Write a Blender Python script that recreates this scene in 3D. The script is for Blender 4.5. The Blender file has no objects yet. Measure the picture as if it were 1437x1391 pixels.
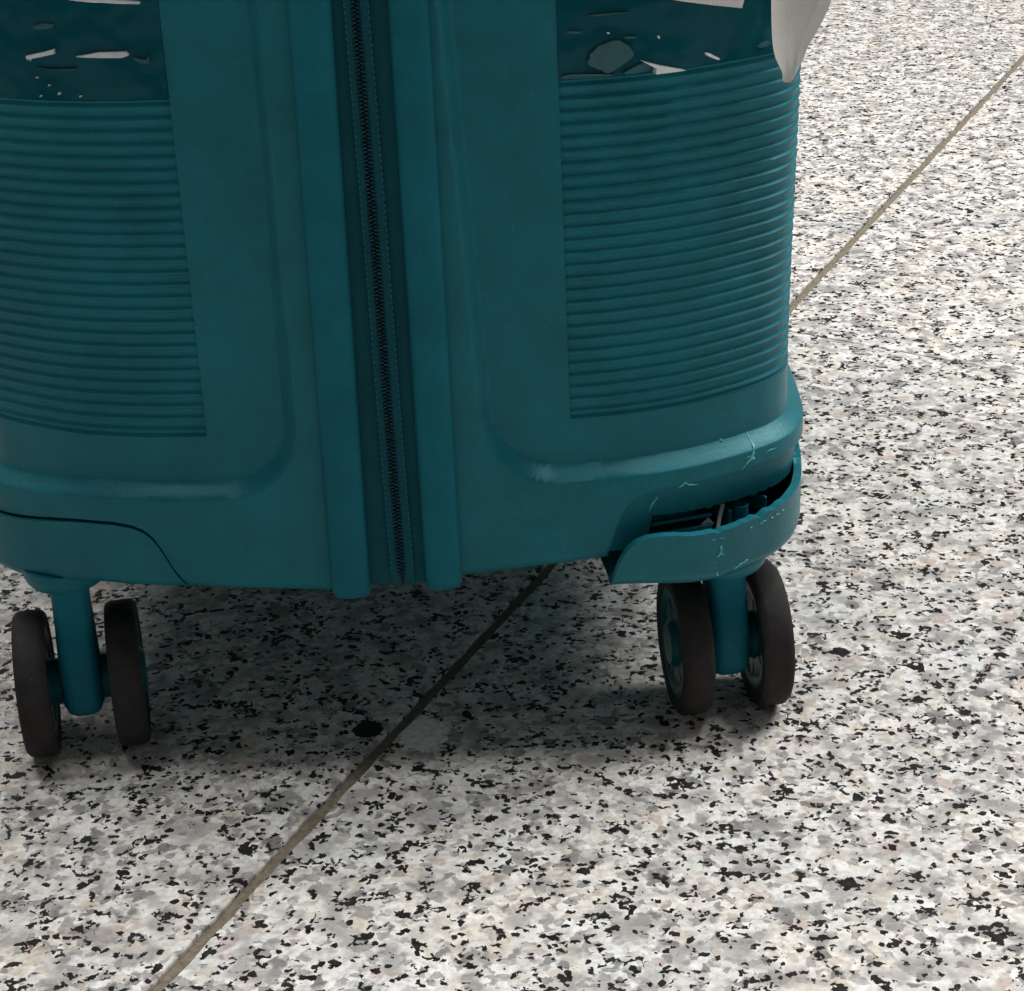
import bpy, bmesh, math, random
from mathutils import Vector, Matrix, noise
random.seed(7)
C = bpy.context.scene.collection
sc = bpy.context.scene

# ------------------------------------------------------------------ camera
cam_d = bpy.data.cameras.new('camera'); cam = bpy.data.objects.new('camera', cam_d); C.objects.link(cam)
RX = (0.99794085, -0.04718548, -0.04344632)
DN = (-0.05918912, -0.41648841, -0.90721224)
FW = (0.02471235, 0.90791571, -0.41842366)
cam.matrix_world = Matrix(((RX[0], -DN[0], -FW[0], 0.02253668), (RX[1], -DN[1], -FW[1], -0.64298606),
                           (RX[2], -DN[2], -FW[2], 0.38), (0, 0, 0, 1)))
cam_d.sensor_width = 36; cam_d.lens = 36 * 3000 / 1437; cam_d.clip_start = 0.01; cam_d.clip_end = 100
sc.camera = cam

# ------------------------------------------------------------------ light
w = bpy.data.worlds.new('World'); sc.world = w; w.use_nodes = True
bgn = w.node_tree.nodes['Background']; bgn.inputs[0].default_value = (1.0, 0.98, 0.95, 1); bgn.inputs[1].default_value = 0.135

def area(loc, target, sx, sy, power, color=(1, 0.98, 0.95)):
    l = bpy.data.lights.new('overhead_lamp', 'AREA'); l.shape = 'RECTANGLE'; l.size = sx; l.size_y = sy
    l.energy = power; l.color = color
    o = bpy.data.objects.new('overhead_lamp', l); C.objects.link(o); o.location = loc
    d = Vector(target) - Vector(loc); o.rotation_euler = d.to_track_quat('-Z', 'Y').to_euler()
    return o
area((2.0, 1.15, 2.5), (0.1, 0, 0), 1.3, 1.1, 84)
area((-1.3, 1.3, 2.6), (-0.1, 0, 0), 1.0, 1.0, 28)
area((0.95, -0.11, 2.5), (0.1, 0, 0.1), 0.5, 0.2, 13)  # added just ahead of the front face to brighten the ledges
area((-0.7, -0.11, 2.6), (-0.1, 0, 0.1), 0.5, 0.2, 6.5)  # second added lamp, lifting the ledges from the left
area((0.1, 0.28, 2.7), (0.1, 0, 0.1), 1.0, 0.8, 30)
sc.view_settings.view_transform = 'Standard'; sc.view_settings.look = 'None'
sc.view_settings.exposure = 0; sc.view_settings.gamma = 1

# ------------------------------------------------------------------ helpers
def empty(name, loc=(0, 0, 0)):
    o = bpy.data.objects.new(name, None); C.objects.link(o); o.location = loc; return o
def obj(name, me, mat, parent=None, smooth=True, angle=32):
    if isinstance(me, bmesh.types.BMesh):
        bm = me; me = bpy.data.meshes.new(name); bm.normal_update(); bm.to_mesh(me); bm.free()
    if mat and not me.materials: me.materials.append(mat)
    if smooth:
        me.polygons.foreach_set('use_smooth', [True] * len(me.polygons))
        me.set_sharp_from_angle(angle=math.radians(angle))
    o = bpy.data.objects.new(name, me); C.objects.link(o)
    if parent: o.parent = parent
    return o
def mesh(name, vs, fs):
    me = bpy.data.meshes.new(name); me.from_pydata(vs, [], fs); me.update(); return me
def lerp(a, b, t): return a + (b - a) * t
def clamp(x, a=0., b=1.): return max(a, min(b, x))
def sst(a, b, x):
    t = clamp((x - a) / (b - a)); return t * t * (3 - 2 * t)
def interp(x, pts):
    if x <= pts[0][0]: return pts[0][1]
    for (a, b), (c, d) in zip(pts, pts[1:]):
        if x <= c: return b + (d - b) * (x - a) / (c - a)
    return pts[-1][1]

# ------------------------------------------------------------------ materials
def newmat(name):
    m = bpy.data.materials.new(name); m.use_nodes = True
    nt = m.node_tree; b = nt.nodes['Principled BSDF']; return m, nt, b
def N(nt, t, **kw):
    n = nt.nodes.new(t)
    for k, v in kw.items():
        if k in n.inputs: n.inputs[k].default_value = v
        else: setattr(n, k, v)
    return n
def ramp(nt, stops, interp_='LINEAR'):
    r = nt.nodes.new('ShaderNodeValToRGB'); e = r.color_ramp.elements; r.color_ramp.interpolation = interp_
    while len(e) > 1: e.remove(e[-1])
    e[0].position = stops[0][0]; e[0].color = stops[0][1]
    for p, c in stops[1:]:
        x = e.new(p); x.color = c
    return r
def g4(v, a=1): return (v, v, v, a) if not isinstance(v, tuple) else (*v, a)
def mix(nt, fac, a, b, mode='MIX'):
    m = nt.nodes.new('ShaderNodeMix'); m.data_type = 'RGBA'; m.blend_type = mode
    for i, v in ((0, fac), (6, a), (7, b)):
        if isinstance(v, (int, float)) : m.inputs[i].default_value = v
        elif isinstance(v, tuple): m.inputs[i].default_value = v
        else: nt.links.new(v, m.inputs[i])
    return m.outputs[2]

def plastic(name, col, rough, bump=0.32, scale=700, dust=0.10, spec=0.18):
    m, nt, b = newmat(name); L = nt.links.new
    tc = N(nt, 'ShaderNodeTexCoord')
    n1 = N(nt, 'ShaderNodeTexNoise', Scale=38.0, Detail=5.0, Roughness=0.65); L(tc.outputs['Object'], n1.inputs['Vector'])
    n2 = N(nt, 'ShaderNodeTexNoise', Scale=float(scale), Detail=3.0); L(tc.outputs['Object'], n2.inputs['Vector'])
    r1 = ramp(nt, [(0.35, g4(tuple(c * 0.86 for c in col))), (0.65, g4(tuple(c * 1.12 for c in col)))]); L(n1.outputs[0], r1.inputs[0])
    r2 = ramp(nt, [(0.62, g4(0.0)), (0.80, g4(dust))]); L(n2.outputs[0], r2.inputs[0])
    c = mix(nt, r2.outputs[0], r1.outputs[0], (0.30, 0.42, 0.45, 1)); L(c, b.inputs['Base Color'])
    b.inputs['Roughness'].default_value = rough; b.inputs['Specular IOR Level'].default_value = spec; b.inputs['Specular Tint'].default_value = (0.45, 0.93, 1.0, 1)
    rr = ramp(nt, [(0.3, g4(rough * 0.9)), (0.7, g4(min(1, rough * 1.15)))]); L(n1.outputs[0], rr.inputs[0]); L(rr.outputs[0], b.inputs['Roughness'])
    bp = N(nt, 'ShaderNodeBump', Strength=bump, Distance=0.0004); L(n2.outputs[0], bp.inputs['Height']); L(bp.outputs[0], b.inputs['Normal'])
    return m
TEAL = (0.007, 0.143, 0.181)
M_shell = plastic('teal_plastic', TEAL, 0.40, spec=0.38, bump=0.22)
M_rib = plastic('teal_ribbed_plastic', (0.008, 0.150, 0.192), 0.44, bump=0.1, spec=0.35)
M_rail = plastic('teal_rubber', (0.009, 0.140, 0.188), 0.5, bump=0.25, scale=1400)
M_cloth = plastic('teal_zip_fabric', (0.010, 0.085, 0.113), 0.85, bump=0.6, scale=2200, spec=0.2)
M_fork = plastic('teal_caster_plastic', (0.008, 0.15, 0.21), 0.45, bump=0.2)
M_dark = plastic('dark_teal_interior', (0.006, 0.075, 0.09), 0.35)
M_teeth = plastic('dark_zip_teeth', (0.005, 0.030, 0.050), 0.2, dust=0.0, spec=0.5, bump=0.05)
M_thread = plastic('pale_thread', (0.03, 0.15, 0.18), 0.8, dust=0)
# scuffed plastic of the broken housing: irregular pale rubs
M_house = plastic('scuffed_teal_plastic', (0.009, 0.145, 0.188), 0.36, spec=0.42)
nt = M_house.node_tree; b = nt.nodes['Principled BSDF']; L = nt.links.new; src = b.inputs['Base Color'].links[0].from_socket
tc = N(nt, 'ShaderNodeTexCoord'); mp = N(nt, 'ShaderNodeMapping'); mp.inputs['Scale'].default_value = (1, 1, 2.6); L(tc.outputs['Object'], mp.inputs['Vector'])
n1 = N(nt, 'ShaderNodeTexNoise', Scale=210.0, Detail=7.0, Roughness=0.75); L(mp.outputs[0], n1.inputs['Vector'])
n2 = N(nt, 'ShaderNodeTexNoise', Scale=34.0, Detail=2.0); L(tc.outputs['Object'], n2.inputs['Vector'])
m1 = N(nt, 'ShaderNodeMath', operation='ADD'); L(n1.outputs[0], m1.inputs[0]); L(n2.outputs[0], m1.inputs[1])
r1 = ramp(nt, [(0.60, g4(0.0)), (0.64, g4(0.8))]); m2 = N(nt, 'ShaderNodeMath', operation='MULTIPLY'); L(m1.outputs[0], m2.inputs[0]); m2.inputs[1].default_value = 0.5; L(m2.outputs[0], r1.inputs[0])
L(mix(nt, r1.outputs[0], src, (0.10, 0.42, 0.45, 1)), b.inputs['Base Color'])
M_gloss, nt, b = newmat('glossy_teal_film')
b.inputs['Base Color'].default_value = (0.001, 0.080, 0.108, 1); b.inputs['Roughness'].default_value = 0.06
b.inputs['Specular IOR Level'].default_value = 0.11
tc = N(nt, 'ShaderNodeTexCoord'); n = N(nt, 'ShaderNodeTexNoise', Scale=45.0, Detail=2.0); nt.links.new(tc.outputs['Object'], n.inputs['Vector'])
bp = N(nt, 'ShaderNodeBump', Strength=0.8, Distance=0.006); nt.links.new(n.outputs[0], bp.inputs['Height']); nt.links.new(bp.outputs[0], b.inputs['Normal'])

def simple(name, col, rough, spec=0.5, bump=0.0, scale=300, var=0.12):
    m, nt, b = newmat(name); L = nt.links.new
    tc = N(nt, 'ShaderNodeTexCoord'); n = N(nt, 'ShaderNodeTexNoise', Scale=float(scale), Detail=4.0); L(tc.outputs['Object'], n.inputs['Vector'])
    r = ramp(nt, [(0.3, g4(tuple(c * (1 - var) for c in col))), (0.7, g4(tuple(min(1, c * (1 + var)) for c in col)))])
    L(n.outputs[0], r.inputs[0]); L(r.outputs[0], b.inputs['Base Color'])
    b.inputs['Roughness'].default_value = rough; b.inputs['Specular IOR Level'].default_value = spec
    if bump:
        bp = N(nt, 'ShaderNodeBump', Strength=bump, Distance=0.0006); L(n.outputs[0], bp.inputs['Height']); L(bp.outputs[0], b.inputs['Normal'])
    return m
M_stress = simple('stressed_pale_plastic', (0.12, 0.52, 0.55), 0.4)
M_white = simple('white_broken_plastic', (0.72, 0.80, 0.78), 0.4)
M_paper = simple('white_paper', (0.88, 0.87, 0.85), 0.75, bump=0.4, scale=60, var=0.03)
nt = M_paper.node_tree; pb = nt.nodes['Principled BSDF']; tl = N(nt, 'ShaderNodeBsdfTranslucent'); tl.inputs[0].default_value = (0.85, 0.84, 0.82, 1)
ms = N(nt, 'ShaderNodeMixShader'); ms.inputs[0].default_value = 0.7; nt.links.new(pb.outputs[0], ms.inputs[1]); nt.links.new(tl.outputs[0], ms.inputs[2])
nt.links.new(ms.outputs[0], nt.nodes['Material Output'].inputs['Surface'])
M_label = simple('printed_label', (0.78, 0.76, 0.77), 0.5, scale=900, var=0.08)
M_reflection = simple('dull_reflection', (0.022, 0.115, 0.14), 0.5, scale=120, var=0.25)  # dull reflection on the glossy panels, put into the colour
M_glint = simple('bright_reflection', (0.78, 0.82, 0.84), 0.12, spec=1.0)  # bright lamp reflection on the glossy panels, painted as pale colour

# rubber tyre with pale dust specks
M_tyre, nt, b = newmat('dusty_dark_rubber'); L = nt.links.new
tc = N(nt, 'ShaderNodeTexCoord'); n1 = N(nt, 'ShaderNodeTexNoise', Scale=160.0, Detail=6.0, Roughness=0.7); L(tc.outputs['Object'], n1.inputs['Vector'])
r1 = ramp(nt, [(0.3, (0.015, 0.0145, 0.015, 1)), (0.7, (0.034, 0.0315, 0.032, 1))]); L(n1.outputs[0], r1.inputs[0])
v1 = N(nt, 'ShaderNodeTexVoronoi', Scale=260.0); L(tc.outputs['Object'], v1.inputs['Vector'])
rv = ramp(nt, [(0.0, g4(0.6)), (0.10, g4(0.0))]); L(v1.outputs['Distance'], rv.inputs[0])
n3 = N(nt, 'ShaderNodeTexNoise', Scale=90.0); L(tc.outputs['Object'], n3.inputs['Vector'])
r3 = ramp(nt, [(0.52, g4(0.0)), (0.62, g4(1.0))]); L(n3.outputs[0], r3.inputs[0])
mm = N(nt, 'ShaderNodeMath', operation='MULTIPLY'); L(rv.outputs[0], mm.inputs[0]); L(r3.outputs[0], mm.inputs[1])
L(mix(nt, mm.outputs[0], r1.outputs[0], (0.25, 0.23, 0.21, 1)), b.inputs['Base Color']); b.inputs['Roughness'].default_value = 0.72
b.inputs['Specular IOR Level'].default_value = 0.25
bp = N(nt, 'ShaderNodeBump', Strength=0.3, Distance=0.0005); L(n1.outputs[0], bp.inputs['Height']); L(bp.outputs[0], b.inputs['Normal'])

# speckled granite
def granite():
    m, nt, b = newmat('speckled_granite'); L = nt.links.new
    tc = N(nt, 'ShaderNodeTexCoord')
    dn = N(nt, 'ShaderNodeTexNoise', Scale=260.0, Detail=3.0, Roughness=0.6); L(tc.outputs['Object'], dn.inputs['Vector'])
    sub = N(nt, 'ShaderNodeVectorMath', operation='SUBTRACT'); L(dn.outputs['Color'], sub.inputs[0]); sub.inputs[1].default_value = (.5, .5, .5)
    sca = N(nt, 'ShaderNodeVectorMath', operation='SCALE'); L(sub.outputs[0], sca.inputs[0]); sca.inputs['Scale'].default_value = 0.0043
    add = N(nt, 'ShaderNodeVectorMath', operation='ADD'); L(tc.outputs['Object'], add.inputs[0]); L(sca.outputs[0], add.inputs[1])
    P = add.outputs[0]
    def vor(scale, feature='F1', rnd=1.0):
        v = N(nt, 'ShaderNodeTexVoronoi', Scale=float(scale), Randomness=rnd); v.feature = feature; L(P, v.inputs['Vector']); return v
    def noise_(scale, detail=2.0, off=(0, 0, 0)):
        mp = N(nt, 'ShaderNodeMapping'); mp.inputs['Location'].default_value = off; L(tc.outputs['Object'], mp.inputs['Vector'])
        n = N(nt, 'ShaderNodeTexNoise', Scale=float(scale), Detail=detail); L(mp.outputs[0], n.inputs['Vector']); return n.outputs[0]
    def sepx(c, i):
        s = N(nt, 'ShaderNodeSeparateColor'); L(c, s.inputs[0]); return s.outputs[i]
    def math_(op, a, b_):
        x = N(nt, 'ShaderNodeMath', operation=op)
        for i, v in enumerate((a, b_)):
            if isinstance(v, float): x.inputs[i].default_value = v
            else: L(v, x.inputs[i])
        return x.outputs[0]
    # large crystals
    v1 = vor(160)
    base = ramp(nt, [(0.0, (0.70, 0.69, 0.665, 1)), (0.26, (0.80, 0.80, 0.78, 1)), (0.46, (0.64, 0.60, 0.53, 1)), (0.60, (0.58, 0.50, 0.455, 1)),
                     (0.68, (0.38, 0.365, 0.35, 1)), (0.80, (0.24, 0.235, 0.235, 1)), (0.94, (0.74, 0.72, 0.67, 1))], 'CONSTANT')
    L(sepx(v1.outputs['Color'], 0), base.inputs[0])
    # medium crystals
    v2 = vor(330)
    med = ramp(nt, [(0.0, (0.78, 0.775, 0.76, 1)), (0.30, (0.68, 0.655, 0.61, 1)), (0.52, (0.85, 0.85, 0.84, 1)), (0.66, (0.40, 0.39, 0.38, 1)), (0.82, (0.62, 0.56, 0.51, 1)), (0.9, (0.30, 0.295, 0.295, 1))], 'CONSTANT')
    L(sepx(v2.outputs['Color'], 1), med.inputs[0])
    f2 = ramp(nt, [(0.42, g4(0.0)), (0.52, g4(1.0))]); L(noise_(110, 3.0, (3, 1, 2)), f2.inputs[0])
    col = mix(nt, f2.outputs[0], base.outputs[0], med.outputs[0])
    # mottling inside crystals
    mo = ramp(nt, [(0.30, g4(0.74)), (0.55, g4(1.02)), (0.75, g4(1.12))]); L(noise_(420, 4.0, (5, 5, 1)), mo.inputs[0])
    col = mix(nt, 1.0, col, mo.outputs[0], 'MULTIPLY')
    # warm and grey drifts
    wa = ramp(nt, [(0.35, (0.90, 0.91, 0.93, 1)), (0.65, (1.01, 0.985, 0.955, 1))]); L(noise_(24, 2.0, (8, 3, 1)), wa.inputs[0])
    col = mix(nt, 1.0, col, wa.outputs[0], 'MULTIPLY')
    # pale grain boundaries
    ve = vor(160, 'DISTANCE_TO_EDGE')
    re = ramp(nt, [(0.0, g4(0.30)), (0.06, g4(0.0))]); L(ve.outputs['Distance'], re.inputs[0])
    col = mix(nt, re.outputs[0], col, (0.78, 0.77, 0.74, 1))
    # black mica : small flakes, clustered
    def flakes(scale, thr, nscale, off, lo, hi, chan):
        v = vor(scale); r = sepx(v.outputs['Color'], chan)
        cl = ramp(nt, [(lo, g4(0.0)), (hi, g4(1.0))]); L(noise_(nscale, 2.0, off), cl.inputs[0])
        t = math_('MULTIPLY', cl.outputs[0], thr); return math_('LESS_THAN', r, t)
    b1 = flakes(580, 0.44, 130, (1, 7, 3), 0.50, 0.64, 0)
    b2 = flakes(370, 0.30, 85, (9, 2, 4), 0.54, 0.68, 1)
    b3 = flakes(560, 0.07, 60, (4, 4, 9), 0.30, 0.60, 2)
    bl = math_('MAXIMUM', math_('MAXIMUM', b1, b2), b3)
    # halo of grey round dark clusters
    cg = ramp(nt, [(0.50, g4(0.0)), (0.64, g4(0.7))]); L(noise_(75, 2.0, (9, 2, 4)), cg.inputs[0])
    col = mix(nt, cg.outputs[0], col, (0.30, 0.295, 0.29, 1))
    bc = ramp(nt, [(0.3, (0.006, 0.0065, 0.007, 1)), (0.75, (0.034, 0.032, 0.030, 1))]); L(noise_(300, 2.0), bc.inputs[0])
    col = mix(nt, bl, col, bc.outputs[0])
    # two odd large inclusions beside the joint: a black one and a pale one
    def blob(cx, cy, rx, ry, rgb, col):
        mp = N(nt, 'ShaderNodeMapping'); mp.vector_type = 'TEXTURE'; mp.inputs['Location'].default_value = (cx, cy, 0); mp.inputs['Scale'].default_value = (rx, ry, 1.0); L(P, mp.inputs['Vector'])
        ln = N(nt, 'ShaderNodeVectorMath', operation='LENGTH'); L(mp.outputs[0], ln.inputs[0])
        wv = math_('ADD', ln.outputs['Value'], math_('MULTIPLY', noise_(330, 3.0, (cx * 99, 2, 5)), 0.9))
        r = ramp(nt, [(0.62, g4(1.0)), (0.69, g4(0.0))]); L(math_('MULTIPLY', wv, 0.5), r.inputs[0])
        return mix(nt, r.outputs[0], col, mix(nt, 1.0, rgb, mo.outputs[0], 'MULTIPLY'))
    col = blob(-0.0135, -0.0033, 0.0062, 0.0068, (0.018, 0.019, 0.021, 1), col)
    col = blob(0.0055, -0.0100, 0.0100, 0.0125, (0.92, 0.90, 0.85, 1), col)
    L(col, b.inputs['Base Color'])
    b.inputs['Specular IOR Level'].default_value = 0.16
    rr = ramp(nt, [(0.3, g4(0.36)), (0.7, g4(0.5))]); L(noise_(35, 3.0), rr.inputs[0]); L(rr.outputs[0], b.inputs['Roughness'])
    return m
M_granite = granite()
M_grout = simple('taupe_grout', (0.19, 0.165, 0.125), 0.9, spec=0.1, bump=0.8, scale=500, var=0.28)

# ------------------------------------------------------------------ floor
floor = empty('granite_floor'); floor['kind'] = 'structure'
J0 = Vector((-0.0731567, -0.1420221)); J1 = Vector((0.4544615, 0.8946548))
jd = (J1 - J0).normalized(); jn = Vector((jd.y, -jd.x))           # jn points to the right of the joint
H0 = Vector((0.2090355, 0.3465057)); H1 = Vector((0.2915530, 0.2839606)); hd = (H1 - H0).normalized()
GW = 0.0046
def tile(poly):
    bm = bmesh.new()
    # subdivide long edges a little and jitter them, as sawn stone edges are
    pts = []
    for i, a in enumerate(poly):
        c = poly[(i + 1) % len(poly)]; n = max(1, int((c - a).length / 0.008)); 
        near = True
        for k in range(n):
            p = a + (c - a) * k / n
            if k: p = p + Vector((random.uniform(-1, 1), random.uniform(-1, 1))) * 0.00042
            pts.append(p)
    ctr = sum(pts, Vector((0, 0))) / len(pts)
    top = [bm.verts.new((p.x, p.y, 0)) for p in [q + (ctr - q).normalized() * 0.0004 for q in pts]]
    ed = [bm.verts.new((p.x, p.y, -0.0004)) for p in pts]; lo = [bm.verts.new((p.x, p.y, -0.02)) for p in pts]
    bm.faces.new(top); n = len(pts)
    for i in range(n):
        j = (i + 1) % n
        bm.faces.new((ed[i], ed[j], top[j], top[i])); bm.faces.new((lo[i], lo[j], ed[j], ed[i]))
    bmesh.ops.recalc_face_normals(bm, faces=bm.faces)
    return obj('tile', bm, M_granite, floor, smooth=False)
def at_line(s, d): return J0 + jd * s + jn * d
# point where the hairline joint meets the main joint
def line_hit(d):      # along jd for hairline at offset d from joint
    t = (d - (H0 - J0).dot(jn)) / hd.dot(jn); p = H0 + hd * t; return p
S_ = [-1.6, -0.9 + 0.0, 1.75, 2.9]
W = 1.15
hw = GW / 2
hair = jd * 0.0005
a = line_hit(hw); bq = line_hit(W)
tile([at_line(-1.3, hw), at_line(-1.3, W), bq - hair, a - hair])
tile([a + hair, bq + hair, at_line(2.0, W), at_line(2.0, hw)])
tile([at_line(-1.3, -hw), at_line(0.42, -hw), at_line(0.42, -W), at_line(-1.3, -W)])
tile([at_line(0.4206, -hw), at_line(2.0, -hw), at_line(2.0, -W), at_line(0.4206, -W)])
for s0, s1 in ((-3.0, -1.3 - GW), (2.0 + GW, 3.6)):
    for d0, d1 in ((hw, W), (-W, -hw)): tile([at_line(s0, d0), at_line(s0, d1), at_line(s1, d1), at_line(s1, d0)])
for s0, s1 in ((-3.0, -0.7), (-0.7 + GW, 1.5), (1.5 + GW, 3.6)):
    for d0, d1 in ((W + GW, 2.6), (-2.6, -W - GW)): tile([at_line(s0, d0), at_line(s0, d1), at_line(s1, d1), at_line(s1, d0)])
g = [at_line(-3.0, -2.6), at_line(-3.0, 2.6), at_line(3.6, 2.6), at_line(3.6, -2.6)]
obj('grout', mesh('grout', [(p.x, p.y, -0.0014) for p in g], [(0, 1, 2, 3)]), M_grout, floor, smooth=False)

# ------------------------------------------------------------------ suitcase surface
case = empty('suitcase')
case['label'] = 'teal hard-shell suitcase with ribbed sides, zipped middle and one broken corner, standing on granite floor'
case['category'] = 'suitcase'
YF = -0.030; YMID = 0.18; ROT = 0.029
ctrl = [(-0.02, 0), (0.0, 0), (0.022, 0), (0.040, 0.0003), (0.057, 0.0010), (0.074, 0.0026), (0.088, 0.0056), (0.099, 0.0092), (0.110, 0.0145), (0.120, 0.0205),
        (0.129, 0.0275), (0.1358, 0.0370), (0.1395, 0.050), (0.1412, 0.070), (0.142, 0.10), (0.1425, 0.14), (0.1425, 0.21), (0.1425, 0.28)]
def crom(p0, p1, p2, p3, t):
    return tuple(0.5 * (2 * b + (c - a) * t + (2 * a - 5 * b + 4 * c - d) * t * t + (3 * b - a - 3 * c + d) * t ** 3) for a, b, c, d in zip(p0, p1, p2, p3))
pl = []
for i in range(1, len(ctrl) - 2):
    for k in range(24): pl.append(crom(ctrl[i - 1], ctrl[i], ctrl[i + 1], ctrl[i + 2], k / 24))
pl.append(ctrl[-2])
cum = [0.0]
for a, b in zip(pl, pl[1:]): cum.append(cum[-1] + math.dist(a, b))
HALF = cum[-1]                 # arc length from centre line to the middle of the wide face
import bisect
def sect(s):
    s = clamp(s, 0, HALF - 1e-9); i = max(0, bisect.bisect_right(cum, s) - 1); i = min(i, len(pl) - 2)
    t = (s - cum[i]) / (cum[i + 1] - cum[i]); a, b = pl[i], pl[i + 1]
    e = 2e-3; return (lerp(a[0], b[0], t), lerp(a[1], b[1], t))
def base(s):                   # full front..rear contour; returns point and outward normal (unit), unrotated, right side
    rear = s > HALF; q = 2 * HALF - s if rear else s
    e = 0.0012; x, y = sect(q); x0, y0 = sect(max(0, q - e)); x1, y1 = sect(min(HALF, q + e))
    tx, ty = x1 - x0, y1 - y0; l = math.hypot(tx, ty) or 1; nx, ny = ty / l, -tx / l
    if rear: return (x, 2 * YMID - (y + YF)), (nx, -ny)
    return (x, y + YF), (nx, ny)
def s_of_x(x):
    return next(c for c, p in zip(cum, pl) if p[0] >= x)
def s_of_y(y):
    return next(c for c, p in zip(cum, pl) if p[1] + YF >= y)
SIDE_ZB = {1: 0.0030, -1: 0.0}
ZT = 0.62
def zbot(sg, s): 
    q = min(s, 2 * HALF - s); return 0.0657 + 0.0032 * clamp((q - 0.02) / 0.046) + SIDE_ZB[sg] - (0.0030 * sst(0.092, 0.128, q) if sg < 0 else 0)
RB, RT = 0.0055, 0.035
def inset(sg, s, z):
    zb = zbot(sg, s); e = 0
    if z < zb + RB: e += RB - math.sqrt(max(0, RB * RB - (zb + RB - z) ** 2))
    if z > ZT - RT: e += RT - math.sqrt(max(0, RT * RT - (z - ZT + RT) ** 2))
    return e
def point(sg, s, z, d):
    (x, y), (nx, ny) = base(s); d = d - inset(sg, s, z)
    x = x + nx * d; x = sg * (x + 0.0042 * sst(0.10, 0.26, z) * sst(0.09, 0.14, x)); y = y + ny * d
    return Vector((x, y - x * ROT, z))
seam_pts_r = [(0.0690, 0.0), (0.0708, 0.30), (0.0724, 0.52), (0.0738, 0.66), (0.0758, 0.80), (0.0785, 0.90), (0.0820, 0.96), (0.088, 1.0), (0.3, 1.0)]
seam_pts = [(0.0655, 0.0), (0.0700, 0.32), (0.0722, 0.52), (0.0738, 0.66), (0.0758, 0.80), (0.0785, 0.90), (0.0820, 0.96), (0.088, 1.0), (0.3, 1.0)]
def seam(sg, s): return lerp(zbot(sg, s), 0.0923 + (0.0030 if sg > 0 else -0.0035 * sst(0.095, 0.135, s)), interp(s, seam_pts_r if sg > 0 else seam_pts))
SH0, SH1 = 0.0655, s_of_y(0.09)
PD = 0.0054
def panel_d(sg, s, z):
    q = min(s, 2 * HALF - s)
    so = (0.0242 + (0.256 - z) * 0.045) if sg > 0 else (0.0262 + (0.2 - z) * 0.004)
    so = clamp(so, 0.0236, 0.0310); zo = 0.1010 - (0.002 * sst(0.095, 0.135, q) if sg < 0 else 0); R = 0.024
    px, pz = q - so, z - zo
    if px < R and pz < R: ds = R - math.hypot(R - px, R - pz)
    else: ds = min(px, pz)
    ds = min(ds, 0.575 - z)
    t = clamp((ds) / 0.0043); t = t * 0.85 + 0.15 * t * t * (3 - 2 * t)
    return -PD * t
RIB0 = {1: s_of_x(0.0585), -1: s_of_x(0.0555)}; RIBZ0, RIBZ1 = 0.1205, 0.2278
RIBS1 = s_of_y(0.17); GLZ1 = 0.44
OPEN = [(0.0, 0.073), (0.0800, 0.0735), (0.0830, 0.0750), (0.0850, 0.0850), (0.100, 0.0842), (0.125, 0.0835), (0.15, 0.084), (0.2, 0.086)]
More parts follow.
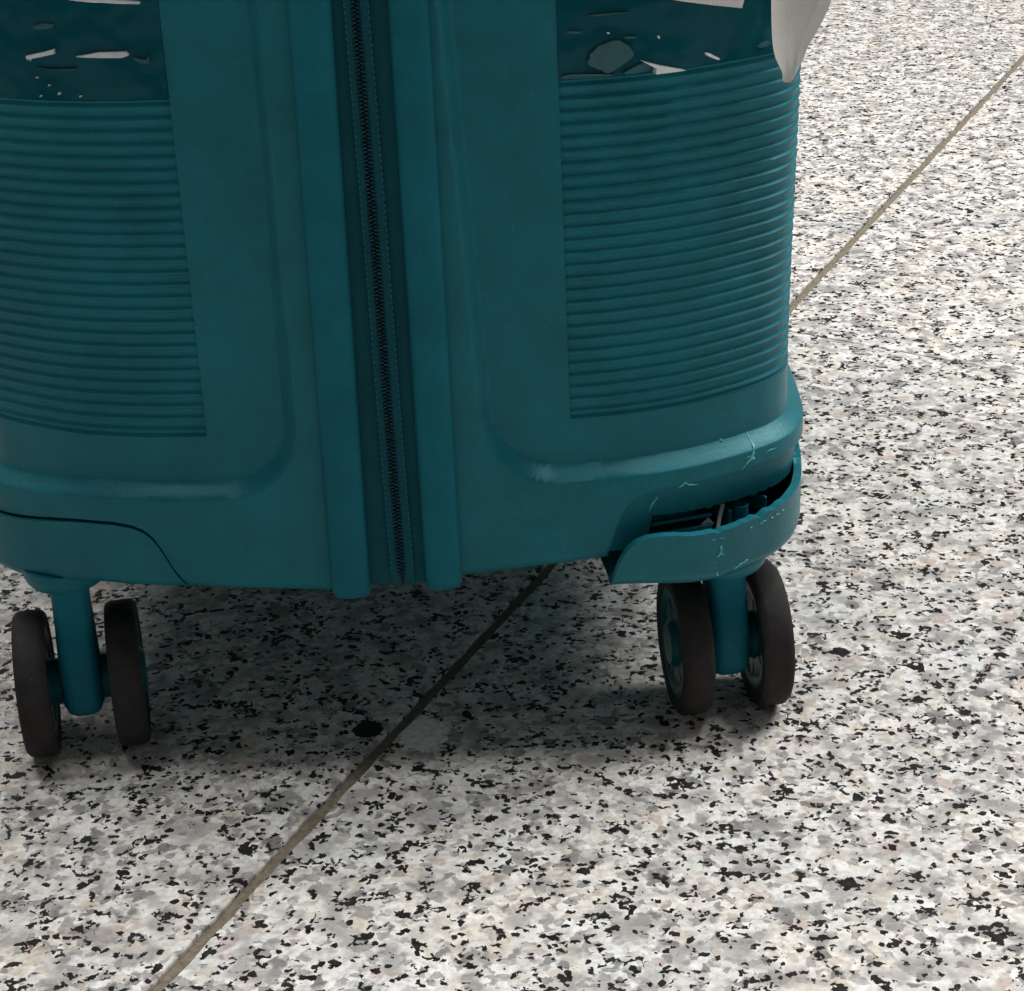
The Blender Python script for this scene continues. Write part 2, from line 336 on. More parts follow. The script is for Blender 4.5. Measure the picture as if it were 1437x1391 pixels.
def shell(sg):
    r0 = RIB0[sg]; e = 1e-5
    S = [0.0175 + 0.0007 * i for i in range(int((r0 - 0.0175) / 0.0007))] + [r0 - e, r0 + e]
    s = r0 + 0.001
    while s < 0.19: S.append(s); s += 0.0010
    while s < HALF - 0.004: S.append(s); s += 0.008
    S.append(HALF)
    if SH0 not in S: S += [SH0 - e, SH0 + e, SH1 - e, SH1 + e, RIBS1 - e, RIBS1 + e]
    S = sorted(S); F = S[:-1] + [HALF]
    rear = [2 * HALF - x for x in (S[0::5])][::-1]; S = F + [x for x in rear if x > HALF + 0.001]
    cols = []
    for s in S:
        q = min(s, 2 * HALF - s); hs = (SH0 <= q <= SH1) and s < HALF
        zb = zbot(sg, s); zt = seam(sg, s) if hs else zb
        col = []; NA = 22
        (bx, by), _ = base(s)
        col.append(Vector((sg * 0.012, by - sg * 0.012 * ROT, zb)))           # underside
        for i in range(NA):
            t = i / (NA - 1)
            if hs:
                z = lerp(zb, zt, t)
                if sg < 0: d = -0.0045
                else:
                    zo = interp(s, OPEN) + (0.0011 * noise.noise((s * 420, 1, 0)) + 0.0006 * noise.noise((s * 1300, 7, 0))) * sst(0.085, 0.09, s); z0 = min(zo, zt)
                    # rows pile up on the torn opening so that its edge stays crisp
                    z = lerp(zb, z0 - 1e-5, i / 9) if i < 10 else lerp(z0, zt, (i - 10) / (NA - 11))
                    d = -0.0165 - 0.006 * sst(0.108, 0.122, s) if i < 10 else -0.0024 - 0.0006 * sst(0.01, 0, z - z0)
                col.append(point(sg, s, z, d) if (d > -0.01) else point(sg, s, max(z, zb + 0.0), d))
            else: col.append(point(sg, s, zb + 1e-6 * i, -0.0))
        z1 = zt + (0.0004 if hs else 1e-4)
        NB = 78
        for i in range(NB):
            t = i / (NB - 1)
            tt = t ** 1.35; z = lerp(z1, RIBZ0 - e, tt)
            if hs and i == 0: col.append(point(sg, s, z, panel_d(sg, s, z) - 0.0005))
            else: col.append(point(sg, s, z, panel_d(sg, s, z)))
        inr = r0 < q < RIBS1
        for i in range(60):
            z = lerp(RIBZ0 + e, RIBZ1 - e, i / 59); col.append(point(sg, s, z, panel_d(sg, s, z) - (0.0022 if inr else 0)))
        for i in range(30):
            z = lerp(RIBZ1 + e, ZT - RT, i / 29); col.append(point(sg, s, z, panel_d(sg, s, z) - (0.0004 if (inr and z < GLZ1) else 0)))
        for i in range(1, 9):
            a = i / 8 * math.pi / 2; z = ZT - RT + RT * math.sin(a) * 0.9999; col.append(point(sg, s, z, panel_d(sg, s, z)))
        col.append(Vector((sg * 0.012, by - sg * 0.012 * ROT, ZT)))
        cols.append(col)
    n = len(cols[0]); vs = [v for c in cols for v in c]; fs = []
    for i in range(len(cols) - 1):
        for j in range(n - 1):
            f = (i * n + j, (i + 1) * n + j, (i + 1) * n + j + 1, i * n + j + 1); fs.append(f if sg > 0 else f[::-1])
    return obj('shell', mesh('shell', vs, fs), M_shell, case, angle=28)
def patch(name, sg, S, Z, dfun, mat, thick, parent=None, ang=40):
    """surface patch with its own rim: Z may be a function of s"""
    cols = []
    for s in S:
        zz = Z(s) if callable(Z) else Z; m = len(zz); col = []
        for k, z in enumerate(zz): col.append(point(sg, s, z, dfun(s, z)))
        cols.append(col)
    m = len(cols[0]); n = len(cols); vs = []; 
    for c in cols: vs += c
    back = len(vs)
    for i, s in enumerate(S):
        zz = Z(s) if callable(Z) else Z
        for z in zz: vs.append(point(sg, s, z, dfun(s, z) - thick))
    fs = []
    def add(*f): fs.append(f if sg > 0 else f[::-1])
    for i in range(n - 1):
        for j in range(m - 1):
            a = i * m + j; b_ = (i + 1) * m + j
            add(a, b_, b_ + 1, a + 1); add(back + a, back + a + 1, back + b_ + 1, back + b_)
    for i in range(n - 1):
        a = i * m; b_ = (i + 1) * m; add(a, back + a, back + b_, b_); a += m - 1; b_ += m - 1; add(b_, back + b_, back + a, a)
    for j in range(m - 1):
        a = j; add(a, a + 1, back + a + 1, back + a); a = (n - 1) * m + j; add(a, back + a, back + a + 1, a + 1)
    return obj(name, mesh(name, vs, fs), mat, parent or case, angle=ang)
def frange(a, b, st):
    n = max(1, round((b - a) / st)); return [a + (b - a) * i / n for i in range(n + 1)]
NR = 27
def rib_d(s, z):
    t = (z - RIBZ0) / (RIBZ1 - RIBZ0) * NR; f = t - math.floor(t)
    w_ = sst(0, 0.0012, min(z - RIBZ0, RIBZ1 - z))
    return -PD - 0.0001 + w_ * (-0.0008 + 0.0009 *  (0.5 - 0.5 * math.cos(2 * math.pi * f)) ** 3.0) + 0.00004 * math.sin(s * 410 + math.floor(t) * 1.7)
HOUSE = {}
def tiltv(p):                  # the broken right corner: sagged and splayed outward, still hinged at the back
    k = 1 - sst(-0.03, 0.075, p.y)
    up = clamp((p.z - 0.07) / 0.025)
    g_ = sst(0.07, 0.112, p.x)
    return Vector((p.x - 0.0020 * g_, p.y - (0.0030 + 0.0065 * g_ + 0.0040 * up) * k, p.z - (0.0085 + 0.0022 * g_) * k))
for sg in (1, -1):
    shell(sg)
    sr = frange(RIB0[sg] + 1e-4, 0.19, 0.0016) + frange(0.196, RIBS1 - 1e-4, 0.01)
    patch('ribbed_panel', sg, sr, frange(RIBZ0 + 1e-4, RIBZ1 - 1e-4, (RIBZ1 - RIBZ0) / NR / 10), rib_d, M_rib, 0.0007)
    patch('glossy_panel', sg, sr, frange(RIBZ1 + 2e-4, GLZ1, 0.004), lambda s, z: -PD + 0.00035 + 0.0003 * math.sin(s * 95 + z * 70) * math.sin(z * 60), M_gloss, 0.0006)
    # corner wheel housing
    top = 0.0 if sg < 0 else 0.0022
    def HZ(s, sg=sg, top=top):
        zb = zbot(sg, s); zt = seam(sg, s) - 0.0006 - top * clamp((seam(sg, s) - zb) / 0.02); zt -= (0.0008 * noise.noise((s * 300, 3, 0)) + 0.0003 * noise.noise((s * 1500, 4, 0)) + (0.0007 if 0.1065 < s < 0.109 else 0)) if sg > 0 and s > 0.09 else 0
        zt = max(zt, zb + 0.0003)
        return [lerp(zb, zt, (i / 26) ** 1.0) for i in range(27)]
    o = patch('wheel_housing', sg, [SH0 + 0.0010 + (0.0035 if sg > 0 else 0)] + frange(SH0 + 0.0022 + (0.0035 if sg > 0 else 0), 0.19, 0.0011) + frange(0.193, SH1 - 0.001, 0.004),
              HZ, lambda s, z, sg=sg: 0.0003 + (0.0012 * sst(0.09, 0.13, s) if sg < 0 else 0), M_house if sg > 0 else M_shell, 0.0026)
    # floor plate of the housing
    me = o.data
    ss = frange(SH0 + (0.005 if sg > 0 else 0.0015), SH1 - 0.001, 0.003); vs = []; fs = []
    for s in ss:
        for k, dd in enumerate((-0.0005, -0.01, -0.022, -0.036)):
            z = zbot(sg, s); p = point(sg, s, z, dd); vs.append(Vector((p.x, p.y, z + 0.0002)))
        for k, dd in enumerate((-0.036, -0.022, -0.01, -0.0005)):
            z = zbot(sg, s); p = point(sg, s, z, dd); vs.append(Vector((p.x, p.y, z + 0.0022)))
    for i in range(len(ss) - 1):
        for j in range(8):
            f = (i * 8 + j, (i + 1) * 8 + j, (i + 1) * 8 + (j + 1) % 8, i * 8 + (j + 1) % 8); fs.append(f if sg < 0 else f[::-1])
    pm = obj('housing_floor', mesh('housing_floor', vs, fs), M_shell, o)
    if sg > 0:
        for mm_ in (o.data, pm.data):
            for v in mm_.vertices: v.co = tiltv(v.co)
        o['label'] = 'cracked wheel housing hanging loose below the corner'
    HOUSE[sg] = o

def tube(name, pts, r, mat, parent, sides=6, taper=None):
    bm = bmesh.new(); rings = []
    for i, p in enumerate(pts):
        p = Vector(p); a = Vector(pts[max(0, i - 1)]); c = Vector(pts[min(len(pts) - 1, i + 1)]); t = (c - a).normalized()
        u = t.cross(Vector((0, 0, 1))); u = u.normalized() if u.length > 1e-4 else Vector((1, 0, 0)); v = t.cross(u)
        rr = r * (taper[i] if taper else 1)
        rings.append([bm.verts.new(p + (u * math.cos(k / sides * 6.2832) + v * math.sin(k / sides * 6.2832)) * rr) for k in range(sides)])
    for a, c in zip(rings, rings[1:]):
        for k in range(sides): bm.faces.new((a[k], a[(k + 1) % sides], c[(k + 1) % sides], c[k]))
    bm.faces.new(rings[0][::-1]); bm.faces.new(rings[-1]); bmesh.ops.recalc_face_normals(bm, faces=bm.faces)
    return obj(name, bm, mat, parent)
def lathe_bm(prof, n=48, axis='z', bm=None, off=(0, 0, 0), closed=False):
    bm = bm or bmesh.new(); rings = []
    for r, h in prof:
        ring = []
        for k in range(n):
            a = k / n * 2 * math.pi; c, s_ = r * math.cos(a), r * math.sin(a)
            p = (c, s_, h) if axis == 'z' else (h, c, s_)
            ring.append(bm.verts.new(Vector(p) + Vector(off)))
        rings.append(ring)
    pr = list(zip(rings, rings[1:])) + ([(rings[-1], rings[0])] if closed else [])
    for a, c in pr:
        for k in range(n): bm.faces.new((a[k], a[(k + 1) % n], c[(k + 1) % n], c[k]))
    if not closed:
        for rg in (rings[0], rings[-1]):
            if prof[0][0] > 1e-5: 
                try: bm.faces.new(rg)
                except ValueError: pass
    bmesh.ops.recalc_face_normals(bm, faces=bm.faces); return bm
def box_bm(bm, c, s, rot=None):
    r = bmesh.ops.create_cube(bm, size=1); 
    for v in r['verts']:
        p = Vector((v.co.x * s[0], v.co.y * s[1], v.co.z * s[2]))
        if rot: p = rot @ p
        v.co = p + Vector(c)
    return r['verts']

# hub bosses under the housings
for sg, dz in ((-1, 0), (1, -0.0095)):
    bz = zbot(sg, 0.1) + dz
    bz += 0.0015 if sg > 0 else 0.0003
    prof = [(0.0142, bz + 0.001), (0.0142, bz - 0.0015), (0.0136, bz - 0.0040), (0.0122, bz - 0.0058), (0.0100, bz - 0.0066), (0.007, bz - 0.0068)]
    o = obj('hub_boss', lathe_bm(prof, 56, off=(0.1095 if sg > 0 else -0.1095, -0.008 if sg > 0 else 0.0004, 0)), M_shell, HOUSE[sg])

# ------------------------------------------------------------------ middle: rails, gusset, zip
def loop_path(yf, zb, R, zt=0.632, yr=None, stepz=0.02):
    yr = 2 * YMID - yf if yr is None else yr
    P = []
    def arc(cy, cz, a0, a1):
        for i in range(11):
            a = math.radians(lerp(a0, a1, i / 10)); P.append((cy + R * math.cos(a), cz + R * math.sin(a), math.cos(a), math.sin(a)))
    for z in frange(zt - R - stepz, zb + R + stepz, stepz): P.append((yf, z, -1, 0))
    arc(yf + R, zb + R, 180, 270)
    arc(yr - R, zb + R, 270, 360)
    for z in frange(zb + R + 0.1, zt - R - 0.1, 0.1): P.append((yr, z, 1, 0))
    arc(yr - R, zt - R, 0, 90); arc(yf + R, zt - R, 90, 180)
    return P
def sweep(name, path, prof, mat, k, wav=0.0):
    vs = []; fs = []; m = len(prof); n = len(path)
    for i, (y, z, ny, nz) in enumerate(path):
        for x, h in prof:
            xx = x + k * (z - 0.16) + wav * math.sin(z * 37 + x * 50); zz = z + nz * h; yy = y + ny * h - xx * ROT
            vs.append((xx, yy, zz))
    for i in range(n):
        for j in range(m):
            a = i * m + j; b_ = i * m + (j + 1) % m; c = ((i + 1) % n) * m + (j + 1) % m; d = ((i + 1) % n) * m + j
            fs.append((a, b_, c, d))
    me = mesh(name, vs, fs); bm = bmesh.new(); bm.from_mesh(me); bmesh.ops.recalc_face_normals(bm, faces=bm.faces); bm.to_mesh(me); bm.free()
    return obj(name, me, mat, case, angle=50)
def railprof(x0, x1):
    P = [(x0 + 0.0002, -0.012), (x0, -0.0020), (x0 + 0.0004, -0.0009), (x0 + 0.0013, -0.0001)]
    for i in range(1, 6): t = i / 6; P.append((lerp(x0 + 0.0013, x1 - 0.0013, t), 0.0006 * math.sin(math.pi * t)))
    P += [(x1 - 0.0013, -0.0001), (x1 - 0.0004, -0.0009), (x1, -0.0020), (x1 - 0.0002, -0.012)]; return P
sweep('frame_rail', loop_path(-0.0345, 0.0632, 0.010), railprof(-0.0190, -0.0066), M_rail, 0.012, 0.0001)
sweep('frame_rail', loop_path(-0.0345, 0.0648, 0.010), railprof(0.0105, 0.0220), M_rail, 0.002, 0.0001)
sweep('gusset', loop_path(-0.0308, 0.0655, 0.010), [(-0.012, -0.004), (-0.012, 0.0), (0.014, 0.0), (0.014, -0.004)], M_cloth, 0.006)
for a, b_ in ((-0.0012, 0.0015), (0.0027, 0.0060)):
    sweep('zip_tape', loop_path(-0.0322, 0.0648, 0.012), [(a, -0.0012), (a, 0.0), (lerp(a, b_, .5), 0.00025), (b_, 0.0), (b_, -0.0012)], M_cloth, -0.008, 0.00012)
def zipx(z): return 0.0021 - 0.008 * (z - 0.16) + 0.00012 * math.sin(z * 37 + 0.2)
bm = bmesh.new(); z = 0.0665; k = 0
while z < 0.60:
    for sd in (-1, 1):
        zz = z + (0.0006 if sd > 0 else 0) + random.uniform(-6e-5, 6e-5); cx = zipx(zz) + sd * 0.00064
        y = -0.0326
        if zz < 0.078: y = -0.0326 + 0.012 - math.sqrt(max(0, 0.012 ** 2 - (0.078 - zz) ** 2))
        vs = box_bm(bm, (cx, y - cx * ROT, zz), (0.0015, 0.0010, 0.00072), Matrix.Rotation(random.uniform(-.3, .3) - (0.62 if random.random() < 0.13 else 0), 3, 'X') @ Matrix.Rotation(sd * 0.12, 3, 'Y'))
    z += 0.00122
bmesh.ops.bevel(bm, geom=bm.edges[:], offset=0.00026, segments=1, affect='EDGES')
o = obj('zip_teeth', bm, M_teeth, case, smooth=False); o['kind'] = 'stuff'
bm = bmesh.new(); z = 0.070
while z < 0.60:
    for xo in (0.0037, -0.0031):
        cx = zipx(z) + xo; yy = -0.0323
        if z < 0.078: yy = -0.0323 + 0.012 - math.sqrt(max(0, 0.012 ** 2 - (0.078 - z) ** 2))
        box_bm(bm, (cx, yy - cx * ROT, z), (0.00038, 0.0004, 0.0011), Matrix.Rotation(random.uniform(-.3, .3), 3, 'Y'))
    z += 0.0019
o = obj('zip_stitching', bm, M_thread, case, smooth=False); o['kind'] = 'stuff'

# ------------------------------------------------------------------ casters
def tyre_me():
    r, w_ = 0.025, 0.0054
    P = [(0.0192, -w_ + 0.0004), (0.0222, -w_), (0.0236, -w_ + 0.0002), (0.0246, -w_ + 0.0012), (0.02497, -w_ + 0.0026), (r, 0), (0.02497, w_ - 0.0026), (0.0246, w_ - 0.0012), (0.0236, w_ - 0.0002), (0.0222, w_), (0.0192, w_ - 0.0004)]
    bm = lathe_bm(P, 72, 'x', closed=True); me = bpy.data.meshes.new('tyre'); bm.to_mesh(me); bm.free(); return me
def rim_me():
    P = [(0.0001, -0.0062), (0.0070, -0.0062), (0.0078, -0.0054), (0.0084, -0.0038), (0.0150, -0.0036), (0.0160, -0.0044), (0.0193, -0.0048), (0.0193, 0.0048),
         (0.0160, 0.0044), (0.0150, 0.0036), (0.0084, 0.0038), (0.0078, 0.0054), (0.0070, 0.0062), (0.0001, 0.0062)]
    bm = lathe_bm(P, 56, 'x')
    for k in range(6):
        a = k / 6 * 2 * math.pi + 0.3
        box_bm(bm, (0, 0.0106 * math.cos(a), 0.0106 * math.sin(a)), (0.0078, 0.0110, 0.0030), Matrix.Rotation(a, 3, 'X'))
    me = bpy.data.meshes.new('rim'); bm.to_mesh(me); bm.free(); return me
TY, RI = tyre_me(), rim_me(); TY.materials.append(M_tyre); RI.materials.append(M_dark)
for me in (TY, RI):
    me.polygons.foreach_set('use_smooth', [True] * len(me.polygons)); me.set_sharp_from_angle(angle=math.radians(35))
def fork_me(htop):
    # height, half width x, half depth y, centre y
    L_ = [(0.0145, 0.0028, 0.0050, -0.001), (0.0152, 0.0048, 0.0080, -0.001), (0.0168, 0.0060, 0.0102, -0.001), (0.0200, 0.0069, 0.0112, -0.002), (0.0260, 0.0070, 0.0114, -0.002),
          (0.0340, 0.0069, 0.0112, -0.002), (0.0400, 0.0067, 0.0108, -0.001), (0.0450, 0.0065, 0.0098, 0), (0.0550, 0.0063, 0.0092, 0), (htop, 0.0064, 0.0090, 0)]
    vs = []; n = 36
    for z, a, b_, cy in L_:
        for k in range(n):
            t = k / n * 2 * math.pi; c, s_ = math.cos(t), math.sin(t); p = 0.55
            vs.append((a * math.copysign(abs(c) ** p, c), cy + b_ * math.copysign(abs(s_) ** p, s_), z))
    fs = [(i * n + k, i * n + (k + 1) % n, (i + 1) * n + (k + 1) % n, (i + 1) * n + k) for i in range(len(L_) - 1) for k in range(n)]
    fs.append(tuple(range(n))[::-1]); fs.append(tuple((len(L_) - 1) * n + k for k in range(n)))
    return mesh('caster_fork', vs, fs)
def caster(x, y, ang, gap, htop):
    f = obj('caster', fork_me(htop), M_fork, case, angle=50); f.location = (x, y, 0); f.rotation_euler = (0, 0, math.radians(ang))
    ax = lathe_bm([(0.0024, -gap), (0.0024, -gap + 0.0045), (0.0078, -gap + 0.0047), (0.0078, gap - 0.0047), (0.0024, gap - 0.0045), (0.0024, gap)], 28, 'x', off=(0, 0, 0.025)); obj('axle', ax, M_dark, f)
    for sd in (-1, 1):
        for nm, me in (('tyre', TY), ('rim', RI)):
            o = bpy.data.objects.new(nm, me); C.objects.link(o); o.parent = f; o.location = (sd * gap, 0, 0.025)
            o.rotation_euler = (random.uniform(0, 6), 0, 0)
    return f
caster(-0.1093, 0.0, 7.5, 0.0153, 0.067)
caster(0.1106, 0.0008, 5.5, 0.0136, 0.064)
caster(-0.1118, 2 * YMID, 20, 0.0140, 0.068)
caster(0.1119, 2 * YMID, -15, 0.0140, 0.068)

# ------------------------------------------------------------------ inside the torn corner
bm = bmesh.new(); rz = Matrix.Rotation(math.radians(14), 3, 'Z')
box_bm(bm, (0.0935, -0.0170, 0.0795), (0.021, 0.0060, 0.0012), rz @ Matrix.Rotation(math.radians(-22), 3, 'X'))
box_bm(bm, (0.0940, -0.0200, 0.0750), (0.021, 0.0012, 0.0050), rz)
box_bm(bm, (0.1090, -0.0080, 0.0775), (0.0012, 0.0140, 0.0060), rz)
box_bm(bm, (0.1200, -0.0030, 0.0785), (0.0012, 0.0120, 0.0060), Matrix.Rotation(math.radians(35), 3, 'Z'))
bmesh.ops.bevel(bm, geom=bm.edges[:], offset=0.0003, segments=1, affect='EDGES')
obj('inner_bracket', bm, M_shell, HOUSE[1], smooth=False)
obj('screw_boss', lathe_bm([(0.0019, 0.068), (0.0019, 0.0785), (0.0027, 0.0785), (0.0027, 0.068)], 28, off=(0.1145, -0.0105, 0.002), closed=True), M_fork, HOUSE[1])
tube('broken_pin', [(0.1062, -0.0160, 0.0745), (0.1072, -0.0145, 0.0785), (0.1084, -0.0130, 0.0822)], 0.0007, M_white, HOUSE[1])
tube('broken_sliver', [(0.1010, -0.0150, 0.0758), (0.1035, -0.0140, 0.0770), (0.1052, -0.0140, 0.0757)], 0.0008, M_white, HOUSE[1], taper=[.5, 1.5, .4])

# pale stress marks, on the surface of the shell
def mark(sg, pts, r, name='stress_mark', parent=None, mat=None, tilt=False, tap=None):
    if len(pts) > 2:
        q = []; tp = []
        for i, ((a, b_), (c, d)) in enumerate(zip(pts, pts[1:])):
            for k in range(4):
                t = k / 4; q.append((lerp(a, c, t) + random.uniform(-1, 1) * 0.00022, lerp(b_, d, t) + random.uniform(-1, 1) * 0.00022))
                tp.append((lerp(tap[i], tap[i + 1], t) if tap else 1) * random.uniform(0.45, 1.5))
        q.append(pts[-1]); tp.append(0.3); pts = q; tap = tp
    P = [point(sg, s, z, panel_d(sg, s, z) + 0.0000) for s, z in pts]
    if tilt: P = [tiltv(point(sg, s, z, 0.0004)) for s, z in pts]
    return tube(name, P, r, mat or M_stress, parent or case, 5, tap)
mark(1, [(0.1235, 0.1060), (0.1232, 0.1035), (0.1220, 0.1005), (0.1200, 0.0980), (0.1172, 0.0956)], 0.00035, tap=[.4, .8, 1.2, .9, .4])
mark(1, [(0.1200, 0.0982), (0.1215, 0.0985), (0.1222, 0.0978)], 0.0004, tap=[.6, 1.6, .3])
mark(1, [(0.1208, 0.0985), (0.1198, 0.0996), (0.1190, 0.0990)], 0.0003, tap=[.6, 1.2, .3])
mark(1, [(0.1120, 0.1052), (0.1128, 0.1055), (0.1132, 0.1051)], 0.0004, tap=[.6, 1.6, .3])
mark(1, [(0.0860, 0.0928), (0.0838, 0.0905), (0.0832, 0.0880)], 0.0002, tap=[.4, 1, .3])
mark(1, [(0.1270, 0.0985), (0.1290, 0.0992), (0.1320, 0.0990)], 0.00025, tap=[.4, 1, .3])
mark(1, [(0.0925, 0.0945), (0.0940, 0.0952), (0.0955, 0.0962), (0.0970, 0.0950), (0.1000, 0.0948)], 0.00020, tap=[.4, 1, 1.3, 1, .4])
hp = HOUSE[1]
mark(1, [(0.1085, 0.0872), (0.1090, 0.0850), (0.1082, 0.0838)], 0.00040, parent=hp, tilt=True, tap=[.5, 1, .6])
mark(1, [(0.1072, 0.0832), (0.1085, 0.0836), (0.1100, 0.0834)], 0.00035, parent=hp, tilt=True)
mark(1, [(0.1070, 0.0768), (0.1080, 0.0752), (0.1098, 0.0750)], 0.00030, parent=hp, tilt=True)
mark(1, [(0.1145, 0.0762), (0.1165, 0.0772), (0.1180, 0.0775), (0.1200, 0.0778)], 0.00030, parent=hp, tilt=True)
for k in range(9):
    s = random.uniform(0.100, 0.135); zt = seam(1, s) - 0.0052
    mark(1, [(s, zt), (s + random.uniform(.0006, .0018), zt - random.uniform(0, .0008))], random.uniform(.00012, .00028), parent=hp, tilt=True, name='chip')

# ------------------------------------------------------------------ reflections in the glossy panels, shaped as coloured raised facets
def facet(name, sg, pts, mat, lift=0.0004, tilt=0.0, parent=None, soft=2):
    """small raised piece standing in for a panel reflection: pts are (x, z) outline; the lower edge stands proud"""
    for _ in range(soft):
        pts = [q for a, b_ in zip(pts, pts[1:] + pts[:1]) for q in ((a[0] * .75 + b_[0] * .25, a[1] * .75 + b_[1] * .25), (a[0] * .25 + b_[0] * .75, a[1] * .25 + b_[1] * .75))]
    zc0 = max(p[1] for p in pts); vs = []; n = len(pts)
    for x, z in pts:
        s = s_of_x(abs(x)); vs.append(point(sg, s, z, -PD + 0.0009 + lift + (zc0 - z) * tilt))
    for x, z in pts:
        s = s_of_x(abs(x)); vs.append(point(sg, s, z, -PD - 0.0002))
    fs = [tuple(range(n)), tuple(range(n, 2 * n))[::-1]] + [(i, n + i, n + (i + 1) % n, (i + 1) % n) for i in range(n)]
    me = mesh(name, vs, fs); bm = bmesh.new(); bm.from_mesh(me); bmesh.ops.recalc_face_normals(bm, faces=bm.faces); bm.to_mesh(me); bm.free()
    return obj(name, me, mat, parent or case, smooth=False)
m3 = lambda L: [(a / 1000, b / 1000) for a, b in L]
facet('reflection_patch', 1, m3([(66.8, 232.5), (69.6, 236.7), (76.0, 239.0), (79.2, 237.6), (82.6, 234.2), (78.0, 231.2), (73.5, 228.8), (71.3, 230.4)]), M_reflection)
facet('reflection_patch', 1, m3([(59.3, 228.2), (59.9, 229.8), (74.5, 229.0), (76.1, 228.1)]), M_reflection)
facet('reflection_glint', 1, m3([(83.8, 232.0), (89.6, 230.0), (96.8, 228.0), (92.0, 228.0), (87.6, 228.0), (88.2, 229.4)]), M_glint, tilt=0.5, soft=0)
facet('reflection_glint', 1, m3([(103.6, 231.6), (104.6, 232.0), (107.6, 229.9), (106.8, 229.3)]), M_glint, tilt=0.5, soft=1)
facet('reflection_glint', 1, m3([(89.0, 238.4), (89.5, 238.9), (90.0, 238.4), (89.5, 237.9)]), M_glint, tilt=0.5, soft=1)
facet('reflection_glint', -1, m3([(-96.8, 241.3), (-92.0, 242.3), (-88.4, 243.3), (-88.3, 242.0), (-92.0, 241.2), (-96.4, 240.4)]), M_glint, tilt=0.5, soft=0)
facet('reflection_glint', -1, m3([(-81.5, 241.2), (-78.0, 241.7), (-74.7, 242.3), (-66.0, 242.4), (-65.0, 241.4), (-67.5, 240.8), (-74.0, 240.9), (-77.5, 241.0)]), M_glint, tilt=0.5, soft=0)
facet('reflection_glint', -1, m3([(-65.4, 241.0), (-60.2, 239.6), (-59.4, 241.4), (-59.2, 239.0), (-61.5, 238.6)]), M_reflection, tilt=0.3)
facet('reflection_glint', -1, m3([(-81.7, 258.2), (-60.0, 256.8), (-60.0, 256.0), (-81.5, 257.4)]), M_glint, tilt=0.5, soft=1)

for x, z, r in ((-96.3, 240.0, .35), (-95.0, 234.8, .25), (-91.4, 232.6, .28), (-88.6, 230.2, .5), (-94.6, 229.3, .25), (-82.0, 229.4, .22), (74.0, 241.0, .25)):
    facet('reflection_glint', 1 if x > 0 else -1, m3([(x - r, z), (x, z + r * .8), (x + r * 1.1, z), (x, z - r)]), M_glint, tilt=0.5)
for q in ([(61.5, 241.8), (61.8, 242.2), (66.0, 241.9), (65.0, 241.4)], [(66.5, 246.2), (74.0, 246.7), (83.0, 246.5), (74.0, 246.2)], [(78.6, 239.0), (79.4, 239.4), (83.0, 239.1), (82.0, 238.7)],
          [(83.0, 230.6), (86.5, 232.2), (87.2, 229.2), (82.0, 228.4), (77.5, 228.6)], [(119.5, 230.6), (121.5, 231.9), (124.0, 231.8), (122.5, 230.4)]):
    facet('reflection_patch', 1, m3(q), M_reflection, tilt=0.12, soft=1)
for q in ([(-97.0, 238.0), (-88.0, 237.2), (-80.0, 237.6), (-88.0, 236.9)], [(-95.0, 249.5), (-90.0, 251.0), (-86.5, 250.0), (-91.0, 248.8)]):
    facet('reflection_patch', -1, m3(q), M_reflection, tilt=0.12, soft=1)

# label stuck on the glossy panel
vs = []; nu, nv = 10, 8
B = Vector((0.1146, 0.2434)); V = Vector((0.0152, 0.058))
for lay in (0.0011, 0.0008):
    for i in range(nu + 1):
        for j in range(nv + 1):
            p = B + Vector((-0.0435, 0.0114)) * (1 - i / nu) + V * (j / nv); vs.append(point(1, s_of_x(min(0.1335, p.x)), p.y, -PD + lay + 0.0004))
fs = []; q = (nu + 1) * (nv + 1)
for i in range(nu):
    for j in range(nv):
        a = i * (nv + 1) + j; fs.append((a, a + nv + 1, a + nv + 2, a + 1)); fs.append((q + a, q + a + 1, q + a + nv + 2, q + a + nv + 1))
for i in range(nu): a = i * (nv + 1); fs.append((a, q + a, q + a + nv + 1, a + nv + 1))
for j in range(nv): a = nu * (nv + 1) + j; fs.append((a, q + a, q + a + 1, a + 1))
obj('sticker', mesh('sticker', vs, fs), M_label, case)

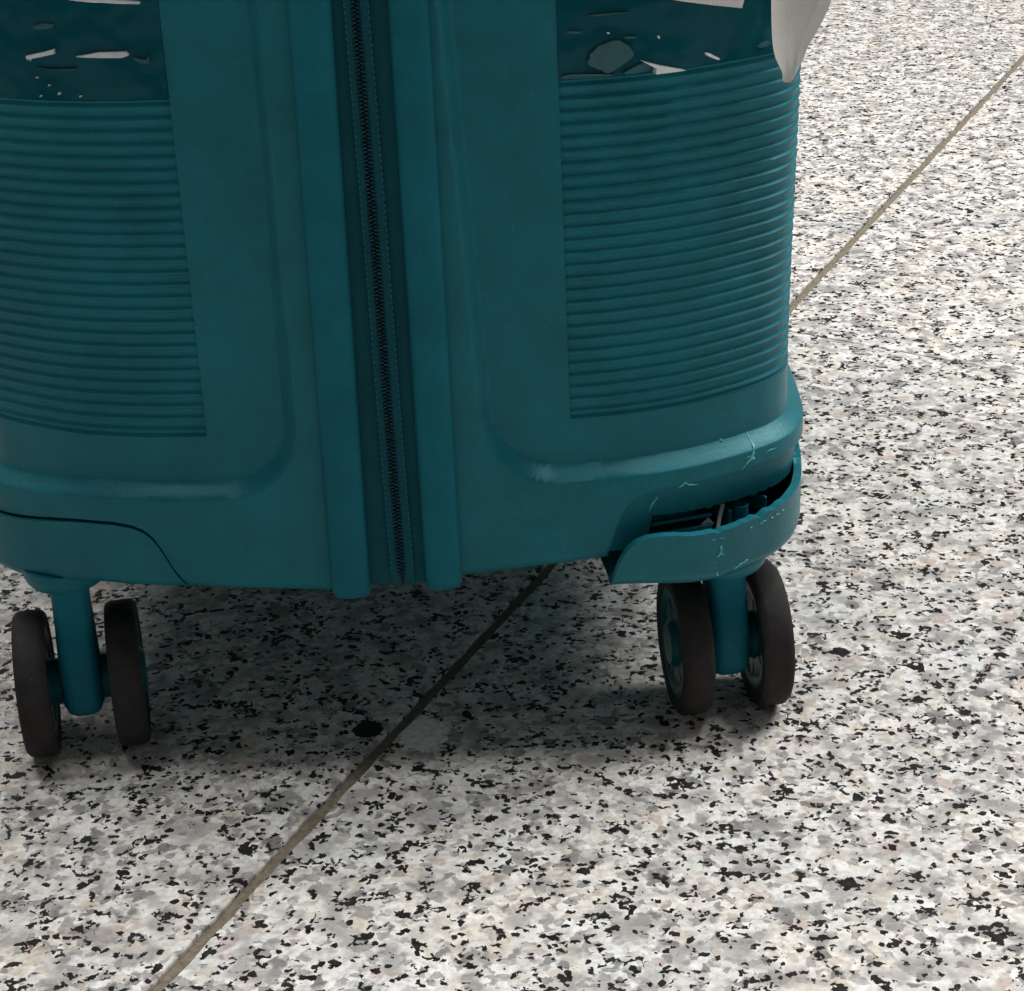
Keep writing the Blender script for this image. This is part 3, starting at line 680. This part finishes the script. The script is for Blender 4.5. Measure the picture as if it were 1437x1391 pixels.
# ------------------------------------------------------------------ torn white paper tag hanging at the corner
rows = [  # z-ish rows bottom to top: left point, crease, right point
    ((0.1263, -0.0150, 0.2217), (0.1275, -0.0160, 0.2210), (0.1290, -0.0150, 0.2214)),
    ((0.1266, -0.0145, 0.2243), (0.1290, -0.0175, 0.2248), (0.1315, -0.0120, 0.2240)),
    ((0.1250, -0.0140, 0.2270), (0.1282, -0.0180, 0.2290), (0.1336, -0.0100, 0.2270)),
    ((0.1238, -0.0135, 0.2300), (0.1282, -0.0190, 0.2330), (0.1350, -0.0090, 0.2303)),
    ((0.1234, -0.0130, 0.2345), (0.1285, -0.0200, 0.2370), (0.1378, -0.0080, 0.2340)),
    ((0.1232, -0.0130, 0.2400), (0.1290, -0.0210, 0.2415), (0.1405, -0.0080, 0.2395)),
    ((0.1231, -0.0130, 0.2456), (0.1297, -0.0215, 0.2466), (0.1425, -0.0080, 0.2440)),
    ((0.1231, -0.0130, 0.2600), (0.1305, -0.0215, 0.2600), (0.1450, -0.0080, 0.2600)),
    ((0.1225, -0.0135, 0.3000), (0.1300, -0.0200, 0.3000), (0.1460, -0.0060, 0.3000))]
vs = []; fs = []; K = 21
for l, c, r in rows:
    l, c, r = Vector(l), Vector(c), Vector(r)
    for k in range(K):
        t = k / (K - 1); p = l * (1 - t) ** 2 + (c * 2 - (l + r) / 2) * 2 * t * (1 - t) + r * t * t
        f1 = 0.50 + (l.z - 0.24) * 6; f2 = 0.78 + (l.z - 0.24) * 4
        vs.append(p + Vector((0, 0.010 * max(0, 0.10 - abs(t - f1)) - 0.016 * max(0, 0.07 - abs(t - f2)) + 0.0004 * math.sin(t * 8 + l.z * 300), 0)) + Vector((random.uniform(-1, 1) * .00015,) * 3))
for i in range(len(rows) - 1):
    for k in range(K - 1): a = i * K + k; fs.append((a, a + 1, a + K + 1, a + K))
o = obj('luggage_tag', mesh('luggage_tag', vs, fs), M_paper, None, angle=14)
md = o.modifiers.new('thick', 'SOLIDIFY'); md.thickness = 0.0004; md.offset = 0
md = o.modifiers.new('sub', 'SUBSURF'); md.levels = 1; md.render_levels = 1
o['label'] = 'torn white paper tag hanging over the upper right corner of the teal suitcase'; o['category'] = 'tag'
